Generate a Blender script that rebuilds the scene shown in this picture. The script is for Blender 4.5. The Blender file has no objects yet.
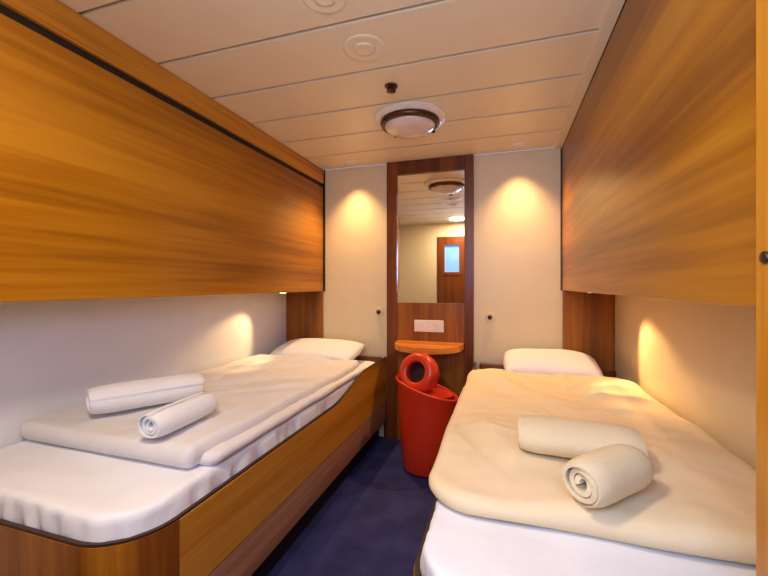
import bpy, bmesh, math, random
from mathutils import Vector, Matrix, noise
random.seed(7)
PI = math.pi
C = bpy.context.scene.collection

# ------------------------------------------------------------------ dimensions (metres)
CAM_Z = 1.15
YB = 2.75            # back wall
YF = -0.15           # front wall (behind the camera)
XL, XR = -1.69, 0.674
ZC = 2.065           # ceiling
LPX, RPX = -1.363, 0.371   # faces of the folded upper bunks
LRX, RRX = -0.83, -0.19    # outer faces of the bed rails

# ------------------------------------------------------------------ materials
def new_mat(name):
    m = bpy.data.materials.new(name); m.use_nodes = True
    nt = m.node_tree; b = nt.nodes['Principled BSDF']
    return m, nt, b
def lin(c):
    return tuple(((v/255)/12.92 if v/255 <= .04045 else ((v/255+.055)/1.055)**2.4) for v in c) + (1,)
def plain(name, rgb, rough=.5, metal=0, bump=0, bscale=200, emis=None, es=0, coat=0, var=.05):
    m, nt, b = new_mat(name)
    col = lin(rgb)
    tc = nt.nodes.new('ShaderNodeTexCoord')
    n = nt.nodes.new('ShaderNodeTexNoise'); n.inputs['Scale'].default_value = 9; n.inputs['Detail'].default_value = 4
    nt.links.new(tc.outputs['Object'], n.inputs['Vector'])
    r = nt.nodes.new('ShaderNodeValToRGB')
    r.color_ramp.elements[0].position = .3; r.color_ramp.elements[1].position = .7
    r.color_ramp.elements[0].color = tuple(c*(1-var) for c in col[:3]) + (1,)
    r.color_ramp.elements[1].color = tuple(min(1, c*(1+var)) for c in col[:3]) + (1,)
    nt.links.new(n.outputs['Fac'], r.inputs['Fac']); nt.links.new(r.outputs['Color'], b.inputs['Base Color'])
    b.inputs['Roughness'].default_value = rough; b.inputs['Metallic'].default_value = metal
    b.inputs['Coat Weight'].default_value = coat
    if bump:
        n2 = nt.nodes.new('ShaderNodeTexNoise'); n2.inputs['Scale'].default_value = bscale; n2.inputs['Detail'].default_value = 3
        bp = nt.nodes.new('ShaderNodeBump'); bp.inputs['Strength'].default_value = bump; bp.inputs['Distance'].default_value = .003
        nt.links.new(tc.outputs['Object'], n2.inputs['Vector']); nt.links.new(n2.outputs['Fac'], bp.inputs['Height'])
        nt.links.new(bp.outputs['Normal'], b.inputs['Normal'])
    if emis:
        b.inputs['Emission Color'].default_value = lin(emis); b.inputs['Emission Strength'].default_value = es
    return m
def wood(name, dark, mid, light, axis='y', rough=.30, s=1.0, coat=.08):
    m, nt, b = new_mat(name)
    tc = nt.nodes.new('ShaderNodeTexCoord'); mp = nt.nodes.new('ShaderNodeMapping')
    sc = {'x': (.5, 14, 14), 'y': (14, .5, 14), 'z': (14, 14, .6)}[axis]
    mp.inputs['Scale'].default_value = tuple(v*s for v in sc)
    nt.links.new(tc.outputs['Object'], mp.inputs['Vector'])
    n = nt.nodes.new('ShaderNodeTexNoise'); n.inputs['Scale'].default_value = .55; n.inputs['Detail'].default_value = 5
    n.inputs['Roughness'].default_value = .55; n.inputs['Distortion'].default_value = .15
    f = nt.nodes.new('ShaderNodeTexNoise'); f.inputs['Scale'].default_value = 5; f.inputs['Detail'].default_value = 4
    nt.links.new(mp.outputs['Vector'], n.inputs['Vector']); nt.links.new(mp.outputs['Vector'], f.inputs['Vector'])
    mx = nt.nodes.new('ShaderNodeMix'); mx.data_type = 'FLOAT'; mx.inputs[0].default_value = .28
    nt.links.new(n.outputs['Fac'], mx.inputs[2]); nt.links.new(f.outputs['Fac'], mx.inputs[3])
    r = nt.nodes.new('ShaderNodeValToRGB'); e = r.color_ramp.elements
    e[0].position = .39; e[0].color = lin(dark); e[1].position = .59; e[1].color = lin(light)
    k = e.new(.49); k.color = lin(mid)
    nt.links.new(mx.outputs[0], r.inputs['Fac']); nt.links.new(r.outputs['Color'], b.inputs['Base Color'])
    b.inputs['Roughness'].default_value = rough; b.inputs['Coat Weight'].default_value = coat; b.inputs['Coat Roughness'].default_value = .18; b.inputs['Specular IOR Level'].default_value = .35
    bp = nt.nodes.new('ShaderNodeBump'); bp.inputs['Strength'].default_value = .06; bp.inputs['Distance'].default_value = .002
    nt.links.new(f.outputs['Fac'], bp.inputs['Height']); nt.links.new(bp.outputs['Normal'], b.inputs['Normal'])
    return m

W_Y = wood('honey_wood', (132, 78, 10), (166, 104, 14), (186, 124, 26), 'y', s=.62)
W_RAIL = wood('rail_wood', (156, 96, 22), (190, 124, 32), (206, 142, 48), 'y', .35)
W_ROSE = wood('drawer_wood', (148, 98, 66), (176, 126, 92), (196, 148, 112), 'y', .4)
W_Z = wood('upright_wood', (110, 58, 12), (142, 82, 18), (164, 100, 28), 'z', .35)
W_FOOT = wood('foot_wood', (124, 66, 14), (152, 88, 20), (176, 110, 28), 'z', .35)
W_RED = wood('mahogany_wood', (76, 34, 12), (104, 50, 18), (128, 66, 24), 'z', .32)
W_X = wood('shelf_wood', (190, 108, 32), (214, 132, 44), (230, 152, 62), 'x', .25)
M_GROOVE = plain('dark_groove', (22, 12, 8), .6)
M_EDGE = plain('dark_edging', (58, 34, 20), .5)
M_WALL = plain('cream_wall', (226, 208, 170), .42, var=.015)
M_WALLW = plain('white_laminate', (230, 231, 234), .4, var=.015)
M_CEIL = plain('ceiling_metal', (238, 219, 182), .38, var=.015)
M_SEAM = plain('ceiling_seam', (30, 20, 12), .6)
M_SHEET = plain('sheet_cotton', (236, 236, 242), .85, bump=.25, bscale=60, var=.02)
M_DUVETW = plain('cream_warm_lit_cotton', (238, 216, 178), .85, bump=.25, bscale=60, var=.02)  # cream partly stands for the warm light on the right bed
M_DUVET = plain('duvet_cotton', (222, 218, 218), .85, bump=.25, bscale=60, var=.02)
M_TOWEL = plain('terry_towel', (240, 240, 244), .95, bump=.9, bscale=420, var=.03)
M_TOWELW = plain('warm_lit_terry_towel', (242, 222, 182), .95, bump=.9, bscale=420, var=.03)  # terry with the right bed's warm light put into its colour
M_RED = plain('red_plastic', (206, 50, 18), .35, coat=.3)
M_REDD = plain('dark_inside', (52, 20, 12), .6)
M_PLATE = plain('plate_white', (236, 228, 214), .35)
M_BROWN = plain('dark_brown_plastic', (46, 26, 14), .35)
M_CHROME = plain('chrome', (210, 205, 200), .12, metal=1)
M_BRONZE = plain('bronze', (96, 66, 38), .35, metal=.8)
M_DOME = plain('lamp_glass', (225, 205, 190), .25, coat=.4)
M_LIT = plain('lit_lens', (255, 240, 220), .4, emis=(255, 214, 150), es=6)
M_PANE = plain('daylit_pane', (120, 170, 230), .1, emis=(100, 160, 255), es=.45)
# carpet
M_CARPET, nt, b = new_mat('navy_carpet')
tc = nt.nodes.new('ShaderNodeTexCoord')
n1 = nt.nodes.new('ShaderNodeTexNoise'); n1.inputs['Scale'].default_value = 7; n1.inputs['Detail'].default_value = 6
n2 = nt.nodes.new('ShaderNodeTexNoise'); n2.inputs['Scale'].default_value = 420; n2.inputs['Detail'].default_value = 2
r = nt.nodes.new('ShaderNodeValToRGB'); r.color_ramp.elements[0].position = .35; r.color_ramp.elements[1].position = .68
r.color_ramp.elements[0].color = lin((30, 34, 84)); r.color_ramp.elements[1].color = lin((50, 52, 112))
bp = nt.nodes.new('ShaderNodeBump'); bp.inputs['Strength'].default_value = .8; bp.inputs['Distance'].default_value = .004
nt.links.new(tc.outputs['Object'], n1.inputs['Vector']); nt.links.new(tc.outputs['Object'], n2.inputs['Vector'])
nt.links.new(n1.outputs['Fac'], r.inputs['Fac']); nt.links.new(r.outputs['Color'], b.inputs['Base Color'])
nt.links.new(n2.outputs['Fac'], bp.inputs['Height']); nt.links.new(bp.outputs['Normal'], b.inputs['Normal'])
b.inputs['Roughness'].default_value = .95
# mirror glass
M_MIRROR, nt, b = new_mat('mirror_glass')
b.inputs['Base Color'].default_value = (.9, .9, .88, 1); b.inputs['Metallic'].default_value = 1; b.inputs['Roughness'].default_value = .02

# ------------------------------------------------------------------ helpers
def obj(name, bm, mat, parent=None, smooth=False, bevel=0, loc=(0, 0, 0)):
    me = bpy.data.meshes.new(name)
    bmesh.ops.recalc_face_normals(bm, faces=bm.faces)
    bm.to_mesh(me); bm.free()
    o = bpy.data.objects.new(name, me); C.objects.link(o)
    if mat: me.materials.append(mat)
    if parent is not None: o.parent = parent
    o.location = loc
    if smooth:
        for p in me.polygons: p.use_smooth = True
    if bevel:
        md = o.modifiers.new('bevel', 'BEVEL'); md.width = bevel; md.segments = 3; md.limit_method = 'ANGLE'
    return o
def bx(bm, x0, x1, y0, y1, z0, z1):
    v = [bm.verts.new(p) for p in ((x0,y0,z0),(x1,y0,z0),(x1,y1,z0),(x0,y1,z0),(x0,y0,z1),(x1,y0,z1),(x1,y1,z1),(x0,y1,z1))]
    for f in ((0,1,2,3),(4,5,6,7),(0,1,5,4),(1,2,6,5),(2,3,7,6),(3,0,4,7)): bm.faces.new([v[i] for i in f])
    return bm
def box(x0, x1, y0, y1, z0, z1): return bx(bmesh.new(), x0, x1, y0, y1, z0, z1)
def lathe(bm, prof, c=(0, 0, 0), seg=48, M=None):
    rings = []
    for r_, z_ in prof:
        ring = []
        for k in range(seg):
            a = 2*PI*k/seg
            p = Vector((r_*math.cos(a), r_*math.sin(a), z_))
            if M: p = M @ p
            ring.append(bm.verts.new(p + Vector(c)))
        rings.append(ring)
    for i in range(len(rings)-1):
        for k in range(seg):
            bm.faces.new((rings[i][k], rings[i][(k+1) % seg], rings[i+1][(k+1) % seg], rings[i+1][k]))
    bm.faces.new(rings[0]); bm.faces.new(rings[-1])
    return bm
def tag(o, label, cat, group=None):
    o['label'] = label; o['category'] = cat
    if group: o['group'] = group
    return o
def thing(name, label, cat, loc=(0, 0, 0), rotz=0, group=None):
    o = bpy.data.objects.new(name, None); C.objects.link(o); o.empty_display_size = .05
    o.location = loc; o.rotation_euler = (0, 0, rotz)
    return tag(o, label, cat, group)
def struct(name, bm, m, **k):
    o = obj(name, bm, m, **k); o['kind'] = 'structure'; return o

# ------------------------------------------------------------------ the setting
struct('floor', box(XL-.05, XR+.05, YF-.05, YB+.05, -.05, 0), M_CARPET)
struct('wall_left', box(XL-.05, XL, YF, YB, 0, ZC), M_WALLW)
struct('wall_right', box(XR, XR+.05, YF, YB, 0, ZC), M_WALL)  # laminate like the left wall; its warm light is put into the cream
struct('wall_back', box(XL-.05, XR+.05, YB, YB+.05, 0, ZC), M_WALL)
# front wall with one real and one added window hole, behind the camera
bm = bmesh.new()
WX0, WX1, WZ0, WZ1 = -.82, -.61, 1.34, 1.74
VX0, VX1, VZ0, VZ1 = -.36, .24, 1.20, 1.75
for a in ((XL-.05, WX0, 0, ZC), (WX1, VX0, 0, ZC), (VX1, XR+.05, 0, ZC), (WX0, WX1, 0, WZ0), (WX0, WX1, WZ1, ZC), (VX0, VX1, 0, VZ0), (VX0, VX1, VZ1, ZC)):
    bx(bm, a[0], a[1], YF-.05, YF, a[2], a[3])
struct('wall_front', bm, M_WALL)
# ceiling of lateral planks with narrow sunk seams
bm = bmesh.new()
ys = [YF, 0.02, .32, .62, .92, 1.225, 1.53, 1.835, 2.14, 2.445, YB]
for a, c in zip(ys[:-1], ys[1:]):
    bx(bm, XL-.05, XR+.05, a+.009, c-.009, ZC, ZC+.03)
struct('ceiling', bm, M_CEIL, bevel=0)
struct('ceiling_deck', box(XL-.05, XR+.05, YF-.05, YB+.05, ZC+.029, ZC+.06), M_SEAM).name = 'trim_4'
struct('trim_1', box(RPX-.045, RPX, .02, YB, ZC-.012, ZC-.001), M_CEIL, bevel=.002)
struct('baseboard_back', box(LRX-.03, RRX+.03, YB-.012, YB-.001, 0, .32), W_RED)
# full-height upright boards behind the bed heads
struct('trim_2', box(XL+.001, LPX-.004, YB-.03, YB-.001, 0, 1.099), W_Z, bevel=.002)
struct('trim_3', box(RPX+.004, XR-.001, YB-.03, YB-.001, 0, 1.114), W_Z, bevel=.002)
# window behind the camera in a wooden door leaf (seen only in the mirror)
fr = bmesh.new(); t = .05
bx(fr, WX0-t, WX0, YF-.002, YF+.02, WZ0-t, WZ1+t); bx(fr, WX1, WX1+t, YF-.002, YF+.02, WZ0-t, WZ1+t)
bx(fr, WX0, WX1, YF-.002, YF+.02, WZ1, WZ1+t); bx(fr, WX0, WX1, YF-.002, YF+.02, WZ0-t, WZ0)
wf = struct('window_1', fr, W_RED, bevel=.003)
obj('pane', box(WX0, WX1, YF-.03, YF-.02, WZ0, WZ1), M_PANE, wf)
fr = bmesh.new()
bx(fr, VX0-.04, VX0, YF-.002, YF+.02, VZ0-.04, VZ1+.04); bx(fr, VX1, VX1+.04, YF-.002, YF+.02, VZ0-.04, VZ1+.04)
bx(fr, VX0, VX1, YF-.002, YF+.02, VZ1, VZ1+.04); bx(fr, VX0, VX1, YF-.002, YF+.02, VZ0-.04, VZ0)
wf2 = struct('added_window', fr, W_RED, bevel=.003)  # unseen window, added to bring in cool daylight
obj('pane', box(VX0, VX1, YF-.03, YF-.02, VZ0, VZ1), M_PANE, wf2)
dm = bmesh.new()
for a in ((-.93, WX0-t, 0, 1.86), (WX1+t, -.46, 0, 1.86), (WX0-t, WX1+t, 0, WZ0-t), (WX0-t, WX1+t, WZ1+t, 1.86)):
    bx(dm, a[0], a[1], YF+.001, YF+.012, a[2], a[3])
dr = struct('door_1', dm, W_RED)
hb = bmesh.new(); lathe(hb, [(.001, 0), (.025, .004), (.025, .01), (.012, .014), (.012, .03), (.001, .031)], M=Matrix.Rotation(-PI/2, 4, 'X'), c=(-.52, YF+.012, .95))
obj('door_handle', hb, M_CHROME, dr, smooth=True)

# ------------------------------------------------------------------ folded upper bunks
tl = thing('folded_bunk', 'folded upper bunk with black groove above its honey wood panel, left wall', 'bunk bed', (LPX, 1.5, 1.1), group='folded upper bunks')
def rel(o, t):      # place a world-built part under a thing
    o.parent = t; o.location = -Vector(t.location); return o
rel(obj('bunk_panel', box(XL+.002, LPX, .4, YB-.012, 1.10, 1.925), W_Y, bevel=.004), tl)
g = rel(obj('groove', box(XL+.002, LPX-.012, .4, YB-.012, 1.925, 1.956), M_GROOVE), tl)
rel(obj('top_trim', box(XL+.002, LPX+.004, .4, YB-.012, 1.956, ZC-.002), W_RAIL, bevel=.002), tl)
rel(obj('end_strip', box(LPX-.02, LPX+.012, YB-.011, YB-.001, 1.10, ZC-.002), M_GROOVE), tl)
tr = thing('folded_bunk', 'folded upper bunk with plain honey wood panel up to the ceiling, right wall', 'bunk bed', (RPX, 1.5, 1.115), group='folded upper bunks')
rel(obj('bunk_panel', box(RPX, XR-.002, .685, YB-.012, 1.115, ZC-.018), W_Y, bevel=.004), tr)
rel(obj('top_strip', box(RPX+.004, XR-.002, .685, YB-.012, ZC-.018, ZC-.002), M_EDGE), tr)
rel(obj('end_strip', box(RPX-.008, RPX+.02, YB-.011, YB-.001, 1.115, ZC-.002), M_EDGE), tr)
# wardrobe at the right picture edge
tw = thing('wardrobe', 'honey wood wardrobe side with dark round knob at right picture edge', 'wardrobe', (.5, .3, 0))
rel(obj('body', box(.345, XR-.002, YF+.03, .68, 0, ZC-.003), W_Z and wood('wardrobe_wood', (168, 102, 18), (190, 122, 24), (206, 138, 38), 'z'), bevel=.004), tw)
kb = bmesh.new(); lathe(kb, [(.001, -.0002), (.008, 0), (.009, .003), (.007, .005), (.001, .006)], M=Matrix.Rotation(-PI/2, 4, 'Y'), c=(.3455, .655, 1.188), seg=24)
rel(obj('knob', kb, M_BROWN, smooth=True), tw)['label'] = 'dark brown knob'

# ------------------------------------------------------------------ beds
def sstep(a, b_, x):
    t_ = max(0, min(1, (x-a)/(b_-a))); return t_*t_*(3-2*t_)
def rail_path(xo, xw, yf, sgn, R=.16, off=0):
    """plan outline: head end of the long side -> rounded foot corner -> wall; sgn=+1 when the wall lies at lower x"""
    pts = []
    xo2 = xo - sgn*off; yf2 = yf + off; R2 = R-off if R > off else .01
    y = YB-.035
    while y > yf+R+.02: pts.append((xo2, y)); y -= .05
    for k in range(13):
        a = k/12*PI/2
        pts.append((xo2 - sgn*(R2-R2*math.cos(a)), yf2+R2-R2*math.sin(a)))
    pts.append((xw, yf2))
    return pts
def path_wall(p_out, p_in, zlo, zhi):
    bm = bmesh.new(); rows = []
    for (a, b_) in zip(p_out, p_in):
        hi = zhi(a[1]) if callable(zhi) else zhi
        rows.append([bm.verts.new(q) for q in ((a[0], a[1], zlo), (a[0], a[1], hi), (b_[0], b_[1], hi), (b_[0], b_[1], zlo))])
    for r0, r1 in zip(rows[:-1], rows[1:]):
        for k in range(4): bm.faces.new((r0[k], r0[(k+1) % 4], r1[(k+1) % 4], r1[k]))
    bm.faces.new(rows[0]); bm.faces.new(rows[-1])
    return bm
def rail_top(y): return .52 + .088*sstep(1.78, 2.3, y)
def fbm(x, y, s, seed=0): return noise.noise(Vector((x*s+seed, y*s-seed, seed*.37)))
def loft(bm, x0, x1, y0, y1, prof, corner, wr=None, edge=None, gather=0, step=.011, rings=46, seed=0):
    """soft closed slab: a rounded-rectangle outline carried up a side profile [(inset, z)], then closed over the top;
    wr(x, y) lifts the top into wrinkles, edge(x, y) -> (dx, dy) makes the hem wander, gather = depth of the side pleats"""
    out = []
    def line(ax, ay, bx_, by_):
        n = max(2, int(math.hypot(bx_-ax, by_-ay)/step))
        for k in range(n): out.append((ax+(bx_-ax)*k/n, ay+(by_-ay)*k/n))
    def arc(cx, cy, a0):
        n = max(4, int(corner*PI/2/step))
        for k in range(n):
            a = a0+PI/2*k/n; out.append((cx+corner*math.cos(a), cy+corner*math.sin(a)))
    c = corner
    line(x0+c, y0, x1-c, y0); arc(x1-c, y0+c, -PI/2); line(x1, y0+c, x1, y1-c); arc(x1-c, y1-c, 0)
    line(x1-c, y1, x0+c, y1); arc(x0+c, y1-c, PI/2); line(x0, y1-c, x0, y0+c); arc(x0+c, y0+c, PI)
    N = len(out); nr = []
    for k in range(N):
        a, b_ = out[k-1], out[(k+1) % N]; d = Vector((b_[0]-a[0], b_[1]-a[1])).normalized(); nr.append((d.y, -d.x))
    cx, cy = (x0+x1)/2, (y0+y1)/2
    rows = []; L = len(prof)
    for pi_, (ins, z) in enumerate(prof):
        row = []; f = 1-pi_/(L-1)
        for k, (x, y) in enumerate(out):
            s_ = k*step
            g = 0
            if gather: g = gather*f*(abs(noise.noise(Vector((s_*9, seed, 0))))*1.6 - .4 + .6*noise.noise(Vector((s_*26, seed, z*14))))
            g = min(g, .003)
            px, py = x-nr[k][0]*(ins-g), y-nr[k][1]*(ins-g)
            if edge:
                q = edge(px, py); px += q[0]; py += q[1]
            zz = z + (wr(px, py)*(1-f)**1.2 if wr else 0)
            row.append(bm.verts.new((px, py, zz)))
        rows.append(row)
    last = [v.co.copy() for v in rows[-1]]; zt = prof[-1][1]
    for r_ in range(1, rings):
        t_ = r_/rings; row = []
        for k in range(N):
            p = last[k]; x = p.x+(cx-p.x)*t_; y = p.y+(cy-p.y)*t_
            row.append(bm.verts.new((x, y, zt+(wr(x, y) if wr else 0))))
        rows.append(row)
    for a, b_ in zip(rows[:-1], rows[1:]):
        for k in range(N): bm.faces.new((a[k], a[(k+1) % N], b_[(k+1) % N], b_[k]))
    cen = bm.verts.new((cx, cy, zt+(wr(cx, cy) if wr else 0)))
    for k in range(N): bm.faces.new((rows[-1][k], rows[-1][(k+1) % N], cen))
    bm.faces.new(rows[0][::-1])
    return bm
def soft_prof(z0, H, r, n=7, under=.6):
    """hem of a filled cloth: half round, tucked in underneath"""
    out = [(r*under, z0)]
    for k in range(1, n+1):
        a = -PI/2+PI*k/n; out.append((r*(1-math.cos(a)), z0+H/2+H/2*math.sin(a)))
    return out

def make_bed(xo, xw, yf, sgn, label):
    t_ = thing('single_bed', label, 'bed', ((xo+xw)/2, 1.7, 0), group='single berths')
    P = lambda off: rail_path(xo, xw, yf, sgn, off=off)
    K = next(i for i, p in enumerate(P(0)) if abs(p[0]-xo) > 1e-6)-1      # where the rounded foot corner begins
    rel(obj('side_rail', path_wall(P(0)[:K+1], P(.013)[:K+1], .292, rail_top), W_RAIL, bevel=.002), t_)
    rel(obj('foot_panel', path_wall(P(-.001)[K:], P(.013)[K:], .0+.14, rail_top), W_FOOT, smooth=False), t_)
    rel(obj('edging', path_wall(P(.001), P(.012), .5, lambda y: rail_top(y)+.007), M_EDGE), t_)
    rel(obj('drawer_front', path_wall(P(.004)[:K+1], P(.03)[:K+1], .14, .282), W_ROSE, bevel=.003), t_)['label'] = 'duller rose brown lower board'
    rel(obj('carcass', path_wall(P(.012), P(.05), .13, .50), M_GROOVE), t_)
    rel(obj('plinth', path_wall(P(.06), P(.09), 0.001, .14), M_GROOVE), t_)
    x0, x1 = sorted((xo-sgn*.035, xw))
    rel(obj('headboard', box(x0, x1, YB-.062, YB-.032, .14, .612), W_RED, bevel=.004), t_)
    return t_, x0, x1

bedL, ml0, ml1 = make_bed(LRX, XL+.003, .65, 1, 'single bed on the left with curved wooden foot corner and exposed side rail')
bedR, mr0, mr1 = make_bed(RRX, XR-.003, .69, -1, 'single bed on the right below plain bunk panel, beside the wardrobe')

MT = .585
def mat_wr(seed):
    def f(x, y):
        z = .006*fbm(x, y, 3, seed) + .005*fbm(x*.5, y, 12, seed)
        return z
    return f
# mattresses with their fitted sheet, gathered round the sides
def mattress(x0, x1, y0, y1, parent, seed):
    pr = [(.004, .46), (-.002, .49), (-.003, .515), (-.001, .54), (.001, .56), (.003, .573), (.009, MT-.003), (.020, MT)]
    return rel(obj('mattress', loft(bmesh.new(), x0, x1, y0, y1, pr, .13, mat_wr(seed), gather=.026, seed=seed, step=.008), M_SHEET, smooth=True), parent)
mattress(ml0+.008, LRX-.018, .669, YB-.07, bedL, 1.3)
mattress(RRX+.018, mr1-.008, .709, YB-.07, bedR, 4.1)

# ---- duvets
def ridge(x, y, ax, ay, bx_, by_, w, h):
    """a cloth fold running from a to b"""
    d = Vector((bx_-ax, by_-ay)); L = d.length; d /= L
    p = Vector((x-ax, y-ay)); s = p.dot(d); n_ = p.x*d.y-p.y*d.x
    fall = sstep(-.05, .12, s)*sstep(-.05, .12, L-s)
    return h*fall*(math.exp(-abs(n_/w)**1.5) - .35*math.exp(-((n_-1.6*w)/(.7*w))**2))
def wrL(x, y):
    z = .012*fbm(x, y, 2.4, 5) + .008*fbm(x-.5*y, y, 6, 2) + .003*fbm(x, y, 18, 2)
    z += ridge(x, y, -1.6, 1.9, -1.0, 2.25, .035, .018) + ridge(x, y, -1.62, 2.15, -1.1, 2.35, .03, .022)
    z += ridge(x, y, -1.62, 1.6, -1.2, 1.75, .04, .010)
    z += ridge(x, y, -1.5, 1.5, -.95, 1.95, .04, .014) + ridge(x, y, -1.3, 1.35, -.9, 1.75, .03, .010) + ridge(x, y, -1.55, 1.35, -1.2, 1.55, .03, .010)
    return z
rc = random.Random(11)
def creases(n, x0, x1, y0, y1, a0, a1):
    out = []
    for _ in range(n):
        x, y, a, l = rc.uniform(x0, x1), rc.uniform(y0, y1), rc.uniform(a0, a1), rc.uniform(.12, .4)
        out.append((x, y, x+l*math.cos(a), y+l*math.sin(a), rc.uniform(.012, .024), rc.uniform(.003, .008)))
    return out
CL = creases(16, -1.6, -1.0, 1.0, 2.2, .5, 1.5); CR = creases(20, -.15, .5, 1.0, 2.2, 1.6, 3.3)
_wl = wrL
def wrL(x, y): return _wl(x, y) + sum(ridge(x, y, *a) for a in CL)
bm = bmesh.new()
loft(bm, XL+.02, LRX-.012, .95, 2.335, soft_prof(MT+.004, .034, .016), .04, wrL, seed=3, edge=lambda x, y: (.010*fbm(0, y, 5, 1) if x > -1.2 else 0, .006*fbm(x, 0, 4, 2)))
loft(bm, XL+.02, LRX-.050, .905, 2.33, soft_prof(MT+.010, .062, .022), .03, wrL, seed=5, edge=lambda x, y: (.022*fbm(0, y, 3, 7) if x > -1.2 else 0, .008*fbm(x, 0, 3, 4)))
tag(obj('duvet', bm, M_DUVET, smooth=True), 'folded white duvet with crisp straight front edge on the left bed', 'duvet', 'white duvets')

def wrR(x, y):
    z = .018*fbm(x, y, 2.2, 15) + .013*fbm(x+.4*y, y, 5.5, 12) + .003*fbm(x, y, 17, 2)
    for a in ((.60, 2.1, .25, 1.95, .03, .022), (.62, 1.9, .30, 1.80, .028, .020), (.55, 2.28, .2, 2.2, .03, .02),
              (.5, 1.72, .3, 1.62, .03, .012), (-.1, 1.5, .05, 1.1, .05, .010), (-.12, 2.2, .1, 1.8, .05, .012)):
        z += 1.5*ridge(x, y, *a)
    return z
_wr = wrR
def wrR(x, y): return _wr(x, y) + sum(ridge(x, y, *a) for a in CR)
bm = bmesh.new()
loft(bm, RRX-.004, XR-.014, .925, 2.335, soft_prof(MT+.006, .060, .034), .13, wrR, seed=8, edge=lambda x, y: (.014*fbm(0, y, 3, 7) if x < .2 else 0, .016*fbm(x, 0, 3, 4)))
tag(obj('duvet', bm, M_DUVETW, smooth=True), 'rumpled cream white duvet with warm light in its colour, spread across the full width of the right bed', 'duvet', 'white duvets')

# ---- pillows
def pillow(x0, x1, y0, y1, z, tilt, label, seed):
    bm = bmesh.new(); n = 40; w, d = (x1-x0)/2, (y1-y0)/2
    def P(u, v, s):
        e = (max(0, 1-abs(u)**3.2)*max(0, 1-abs(v)**3.2))**.5
        x = u*w*(1-.05*v*v); y = v*d*(1-.06*u*u)
        zz = s*.062*e + (.006*fbm(x, y, 6, seed)*e)
        return bm.verts.new((x, y, zz))
    T = [[P(2*i/n-1, 2*j/n-1, 1) for i in range(n+1)] for j in range(n+1)]
    B = [[P(2*i/n-1, 2*j/n-1, -1) if 0 < i < n and 0 < j < n else T[j][i] for i in range(n+1)] for j in range(n+1)]
    for j in range(n):
        for i in range(n):
            bm.faces.new((T[j][i], T[j][i+1], T[j+1][i+1], T[j+1][i]))
            try: bm.faces.new((B[j][i], B[j+1][i], B[j+1][i+1], B[j][i+1]))
            except ValueError: pass
    o = obj('pillow', bm, M_SHEET, smooth=True, loc=((x0+x1)/2, (y0+y1)/2, z)); o.rotation_euler = (tilt, 0, 0)
    return tag(o, label, 'pillow', 'bed pillows')
pillow(-1.62, -.97, 2.335, 2.70, MT+.085, .16, 'white pillow at the head of the left bed', 3)
pillow(.0, .54, 2.335, 2.70, MT+.085, .16, 'white pillow at the head of the right bed', 8)

# ---- towels
def roll(L, R, flat, turns, mat, label, loc, rotz, group, seed=0, mess=.0):
    """towel rolled up: an open spiral of thick cloth, axis along local x, resting on z=0"""
    bm = bmesh.new(); N = int(26*turns); M_ = 16; pitch = R/(turns+.35); th = pitch*.80
    prof = []
    for i in range(N+1):
        a = 2*PI*turns*i/N; r_ = pitch*.35 + pitch*(a/(2*PI)); prof.append((a, r_))
    rows = []
    for m in range(M_+1):
        s = m/M_; x = (s-.5)*L
        k = 1 - .17*(abs(2*s-1)**6)
        inner, outer = [], []
        for a, r_ in prof:
            xx = x + (.004*math.sin(a*1.3+seed) + .012*(1-r_/R)*(1 if s > .5 else -1)*-1)*abs(2*s-1)**3
            wob = 1 + .03*fbm(x*6, a*.3, 2, seed)
            for lst, rr in ((inner, r_), (outer, min(r_+th, R*1.02))):
                y = rr*k*wob*math.cos(a+.6+seed); z = rr*k*wob*math.sin(a+.6+seed)*flat
                lst.append(bm.verts.new((xx, y, z+R*flat)))
        rows.append((inner, outer))
    for m in range(M_):
        for i in range(N):
            for w in (0, 1):
                bm.faces.new((rows[m][w][i], rows[m][w][i+1], rows[m+1][w][i+1], rows[m+1][w][i]))
        for i in (0, N):
            bm.faces.new((rows[m][0][i], rows[m][1][i], rows[m+1][1][i], rows[m+1][0][i]))
    for m in (0, M_):
        for i in range(N): bm.faces.new((rows[m][0][i], rows[m][0][i+1], rows[m][1][i+1], rows[m][1][i]))
    o = obj('rolled_towel', bm, mat, smooth=True, loc=loc); o.rotation_euler = (0, 0, rotz)
    md = o.modifiers.new('b', 'BEVEL'); md.width = .003; md.segments = 2; md.limit_method = 'ANGLE'; md.angle_limit = 1.0
    return tag(o, label, 'towel', group)
TL = MT + .083
roll(.385, .064, .82, 3.2, M_TOWEL, 'long white towel roll nearer the wall on the left bed', (-1.355, 1.17, TL), 1.02, 'rolled towels on the left bed', seed=1)
roll(.27, .047, .92, 2.8, M_TOWEL, 'short white towel roll nearer the aisle on the left bed', (-1.05, 1.035, TL), 1.62, 'rolled towels on the left bed', seed=2.4)
TR = MT + .076
roll(.315, .080, .60, 2.6, M_TOWELW, 'wide flattened towel roll coloured cream for warm light, rear one on the right bed', (.20, 1.205, TR+.001), -.03, 'rolled towels on the right bed', seed=.4)
roll(.21, .054, .95, 2.8, M_TOWELW, 'towel roll coloured cream for warm light, showing its spiral end, front one on the right bed', (.232, .995, TR+.001), .80, 'rolled towels on the right bed', seed=5.2)

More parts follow.
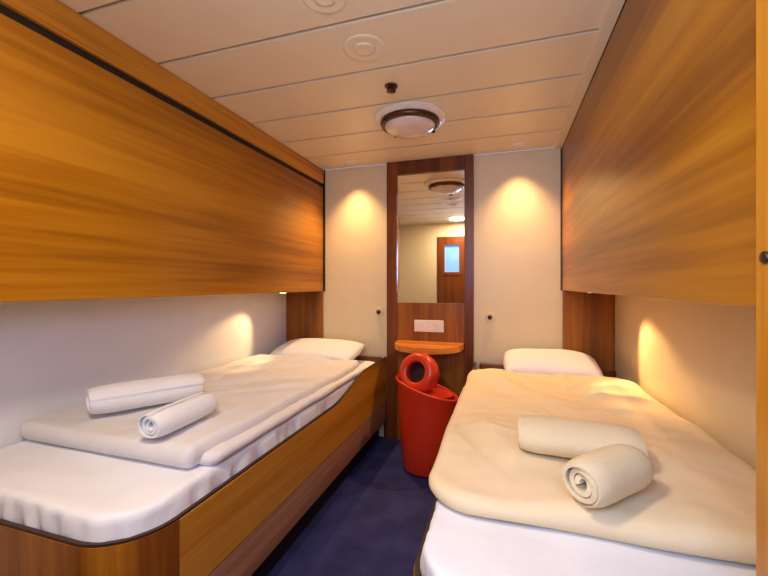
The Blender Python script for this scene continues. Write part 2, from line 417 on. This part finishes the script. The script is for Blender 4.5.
# ------------------------------------------------------------------ mirror unit on the back wall
UX0, UX1 = -.83, -.196
tm = thing('mirror_unit', 'tall reddish wood wall unit with mirror and shelf between the beds', 'mirror', ((UX0+UX1)/2, YB, 0))
yf_ = YB-.035
fb = bmesh.new(); MX0, MX1, MZ0, MZ1 = -.752, -.259, 1.02, 1.965
bx(fb, UX0, MX0, yf_, YB-.001, 0, ZC-.002); bx(fb, MX1, UX1, yf_, YB-.001, 0, ZC-.002)
bx(fb, MX0, MX1, yf_, YB-.001, MZ1, ZC-.002)
rel(obj('frame', fb, W_RED, bevel=.004), tm)
rel(obj('back_panel', box(MX0, MX1, yf_+.012, YB-.001, 0, MZ0), W_Z, bevel=.002), tm)
rel(obj('mirror_glass', box(MX0, MX1, yf_+.018, YB-.001, MZ0, MZ1), M_MIRROR), tm)
ob = bmesh.new(); bx(ob, -.62, -.405, yf_+.004, yf_+.013, .81, .895)
ot = rel(obj('socket_plate', ob, M_PLATE, bevel=.004), tm); ot['label'] = 'white double socket plate'
for cx in (-.565, -.46):
    sb = bmesh.new(); lathe(sb, [(.026, 0), (.026, .004), (.020, .004), (.019, .001)], M=Matrix.Rotation(PI/2, 4, 'X'), c=(cx, yf_+.004, .852), seg=32)
    s_ = obj('socket', sb, M_PLATE, smooth=False); s_.parent = ot; s_.location = (0, 0, 0)
# bow-fronted shelf
sh = bmesh.new(); sx0, sx1 = -.745, -.262; pts = [(sx1, yf_+.011), (sx0, yf_+.011)]
cxs = (sx0+sx1)/2; hw = (sx1-sx0)/2
for k in range(25):
    a = PI - PI*k/24; pts.append((cxs+hw*abs(math.cos(a))**.85*(1 if math.cos(a) > 0 else -1), yf_-.02-.265*math.sin(a)**.9))
lo = [sh.verts.new((p[0], p[1], 0.70)) for p in pts]; hi = [sh.verts.new((p[0], p[1], .742)) for p in pts]
sh.faces.new(lo); sh.faces.new(hi)
for k in range(len(pts)): sh.faces.new((lo[k], lo[(k+1) % len(pts)], hi[(k+1) % len(pts)], hi[k]))
rel(obj('shelf', sh, W_X, bevel=.003), tm)['label'] = 'lighter orange bow-fronted shelf'

# ------------------------------------------------------------------ red bin
tb = thing('waste_bin', 'red tapered waste bin with round ring opening beneath the mirror shelf', 'bin', (-.452, 2.33, 0))
bb = bmesh.new(); seg = 56; prof = [(.115, .006), (.128, 0), (.140, .02), (.152, .18), (.165, .36), (.176, .50), (.183, .515), (.176, .522), (.165, .50), (.150, .30), (.135, .05), (.05, .04)]
lathe(bb, prof, seg=seg)
for v in bb.verts: v.co.x *= 1.08; v.co.y *= .80; v.co.z *= (1 - .10*v.co.x/.18*(v.co.z/.5))
obj('bin_body', bb, M_RED, tb, smooth=True)
# hood: short ring-shaped collar standing on the left part of the rim, mouth to the room
R_ = Matrix.Rotation(math.radians(-16), 4, 'Z') @ Matrix.Rotation(math.radians(72), 4, 'X')
hd = bmesh.new()
pr = [(.062, .052), (.070, .062), (.100, .062), (.118, .048), (.124, .0), (.118, -.04), (.095, -.055), (.085, -.055), (.080, -.03), (.068, .02)]
rings = []
for r_, z_ in pr:
    rings.append([hd.verts.new(R_ @ Vector((r_*math.cos(2*PI*k/48), r_*math.sin(2*PI*k/48), z_))) for k in range(48)])
for i in range(len(rings)):
    a, b_ = rings[i], rings[(i+1) % len(rings)]
    for k in range(48): hd.faces.new((a[k], a[(k+1) % 48], b_[(k+1) % 48], b_[k]))
for v in hd.verts: v.co += Vector((-.045, .0, .60))
ho = obj('ring_hood', hd, M_RED, tb, smooth=True)
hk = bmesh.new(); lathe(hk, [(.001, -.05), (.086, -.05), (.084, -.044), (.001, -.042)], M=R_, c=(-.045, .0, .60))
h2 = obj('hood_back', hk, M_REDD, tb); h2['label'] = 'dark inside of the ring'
sl = bmesh.new(); lathe(sl, [(.001, 0), (.158, 0), (.160, .008), (.001, .012)], c=(0, 0, 0), seg=48)
for v in sl.verts: v.co.y *= .78; v.co = Matrix.Rotation(math.radians(5), 4, 'Y') @ v.co; v.co += Vector((0, 0, .485))
obj('bin_lid', sl, M_RED, tb, smooth=False)

# ------------------------------------------------------------------ small wall fittings
def wall_switch(x, z, label):
    t_ = thing('wall_switch', label, 'switch', (x, YB, z), group='round switches on the back wall')
    M = Matrix.Rotation(PI/2, 4, 'X')
    a = bmesh.new(); lathe(a, [(.001, .001), (.034, .001), (.034, .006), (.030, .009), (.001, .009)], M=M, seg=32)
    obj('plate', a, M_WALL, t_)
    a = bmesh.new(); lathe(a, [(.001, .009), (.016, .009), (.016, .020), (.012, .026), (.001, .027)], M=M, seg=28)
    obj('button', a, M_BROWN, t_, smooth=True)['label'] = 'dark brown button'
wall_switch(-.90, .945, 'small round switch with dark button on cream wall above left bed')
wall_switch(-.087, .925, 'small round switch with dark button on cream wall above right bed')

# ------------------------------------------------------------------ ceiling fittings
tc_ = thing('ceiling_lamp', 'large round glass ceiling lamp with bronze rim near the mirror', 'ceiling lamp', (-.487, 2.03, ZC))
a = bmesh.new(); lathe(a, [(.001, -.001), (.195, -.001), (.195, -.010), (.165, -.022), (.15, -.022), (.001, -.02)], seg=64); obj('base', a, M_PLATE, tc_, smooth=False)
a = bmesh.new()
pr = [(.150, -.018), (.158, -.020), (.162, -.034), (.155, -.046), (.142, -.050), (.140, -.040)]
lathe(a, pr, seg=64); obj('rim', a, M_BRONZE, tc_, smooth=True)
a = bmesh.new(); lathe(a, [(.138, -.040)] + [(.138*math.cos(k/12*PI/2)+.001, -.046-.042*math.sin(k/12*PI/2)) for k in range(13)], seg=64)
obj('glass_dome', a, M_DOME, tc_, smooth=True)
for k in range(4):
    an = PI/4+k*PI/2
    a = bmesh.new(); lathe(a, [(.001, -.05), (.009, -.05), (.009, -.038), (.006, -.030), (.001, -.030)], c=(.158*math.cos(an), .158*math.sin(an), 0), seg=16)
    obj('clip', a, M_BROWN, tc_)

ts = thing('sprinkler', 'small dark ceiling sprinkler head in front of the round lamp', 'sprinkler', (-.49, 1.675, ZC))
a = bmesh.new(); lathe(a, [(.001, -.001), (.030, -.001), (.030, -.006), (.018, -.010), (.001, -.010)], seg=32); obj('escutcheon', a, M_BRONZE, ts)
a = bmesh.new(); lathe(a, [(.001, -.009), (.016, -.009), (.016, -.014), (.010, -.018), (.008, -.022), (.001, -.022)], seg=24); obj('head', a, M_BROWN, ts)
a = bmesh.new(); lathe(a, [(.001, -.021), (.021, -.022), (.022, -.026), (.001, -.030)], seg=24); obj('deflector', a, M_BROWN, ts)

def disc(x, y, R, label):
    t_ = thing('ceiling_vent', label, 'ceiling vent', (x, y, ZC), group='round flush ceiling discs')
    a = bmesh.new(); lathe(a, [(.001, -.001), (R, -.001), (R, -.004), (R*.93, -.007), (R*.6, -.004), (.001, -.004)], seg=56); obj('flange', a, M_CEIL, t_)
    a = bmesh.new(); lathe(a, [(R*.40, -.0035), (R*.50, -.004), (R*.48, -.009), (R*.42, -.011), (R*.34, -.010), (.001, -.008)], seg=40); obj('cap', a, M_CEIL, t_, smooth=True)
disc(-.51, 1.375, .082, 'round cream ceiling disc with raised cap, nearer the round lamp')
disc(-.54, 1.09, .072, 'round cream ceiling disc cut by the top picture edge')

def downlight(x, y, label, R=.045):
    t_ = thing('downlight', label, 'downlight', (x, y, ZC), group='recessed ceiling downlights')
    a = bmesh.new(); lathe(a, [(R*.75, -.0005), (R, -.0005), (R, -.004), (R*.85, -.006), (R*.75, -.003)], seg=40); obj('ring', a, M_PLATE, t_)
    a = bmesh.new(); lathe(a, [(.001, -.0008), (R*.74, -.0008), (R*.7, -.002), (.001, -.0025)], seg=32); obj('lens', a, M_LIT, t_)
    return t_
downlight(-1.08, 2.62, 'recessed round ceiling downlight above the left pillow')
downlight(.10, 2.62, 'recessed round ceiling downlight above the right pillow')
downlight(-.60, .23, 'larger round ceiling light behind the camera', .11)
# reading lamps flush below the folded bunks
for x, w in ((XL+.20, 'left'), (XR-.20, 'right')):
    zb = 1.10 if w == 'left' else 1.115
    t_ = thing('reading_lamp', 'small round reading lamp under the %s folded bunk' % w, 'reading lamp', (x, 2.36, zb), group='reading lamps below the bunks')
    a = bmesh.new(); lathe(a, [(.001, -.001), (.032, -.001), (.032, -.004), (.026, -.006), (.001, -.006)], seg=32); obj('housing', a, M_PLATE, t_)
    a = bmesh.new(); lathe(a, [(.001, -.0065), (.023, -.0065), (.02, -.008), (.001, -.009)], seg=24); obj('lens', a, M_LIT, t_)

# ------------------------------------------------------------------ lights (each at a fitting or the added window)
def light(name, kind, loc, energy, col, size=.05, target=None, spot=None, blend=.5):
    l = bpy.data.lights.new(name, kind); l.energy = energy; l.color = col
    if kind == 'AREA': l.shape = 'DISK'; l.size = size
    else: l.shadow_soft_size = size
    if kind == 'SPOT': l.spot_size = spot; l.spot_blend = blend
    o = bpy.data.objects.new(name, l); C.objects.link(o); o.location = loc
    if target is not None:
        o.rotation_euler = (Vector(target)-Vector(loc)).to_track_quat('-Z', 'Y').to_euler()
    return o
WARM = (1, .62, .27); WARM2 = (1, .80, .56); DAY = (.42, .62, 1)
for x, e in ((-1.07, 42), (.10, 42)):
    light('downlight_beam', 'SPOT', (x, 2.62, ZC-.015), e, WARM, .03, (x, 2.28, 0), math.radians(98), 1.0)
light('front_light', 'AREA', (-.60, .23, ZC-.012), 12, WARM2, .2, (-.6, .23, 0))
light('reading_beam', 'SPOT', (XL+.20, 2.36, 1.068), 10, WARM, .02, (XL, 1.98, .62), math.radians(62), .6)
light('reading_beam', 'SPOT', (XR-.20, 2.36, 1.083), 15, WARM, .02, (XR, 1.98, .62), math.radians(62), .6)
def added_window_light(x0, x1, z0, z1, e, col):
    w = light('added_daylight', 'AREA', ((x0+x1)/2, YF-.012, (z0+z1)/2), e, col, .2, ((x0+x1)/2, 2, (z0+z1)/2))
    w.data.shape = 'RECTANGLE'; w.data.size = x1-x0-.01; w.data.size_y = z1-z0-.01
added_window_light(VX0, VX1, VZ0, VZ1, 12, DAY)  # cool fill from the added window

wd = bpy.data.worlds.new('World'); bpy.context.scene.world = wd; wd.use_nodes = True
wd.node_tree.nodes['Background'].inputs[0].default_value = (.5, .62, .9, 1); wd.node_tree.nodes['Background'].inputs[1].default_value = .5

# ------------------------------------------------------------------ camera
F = 380.0
cam = bpy.data.cameras.new('camera'); cam.sensor_width = 36; cam.lens = 36*F/768; cam.clip_start = .01
cam.shift_y = -3/768
co = bpy.data.objects.new('camera', cam); C.objects.link(co)
co.location = (0, 0, CAM_Z); co.rotation_euler = (PI/2, 0, math.atan(119/F))
sc = bpy.context.scene; sc.camera = co
sc.view_settings.view_transform = 'Standard'; sc.view_settings.look = 'None'
sc.view_settings.gamma = 1; sc.view_settings.use_curve_mapping = False
sc.view_settings.exposure = .6
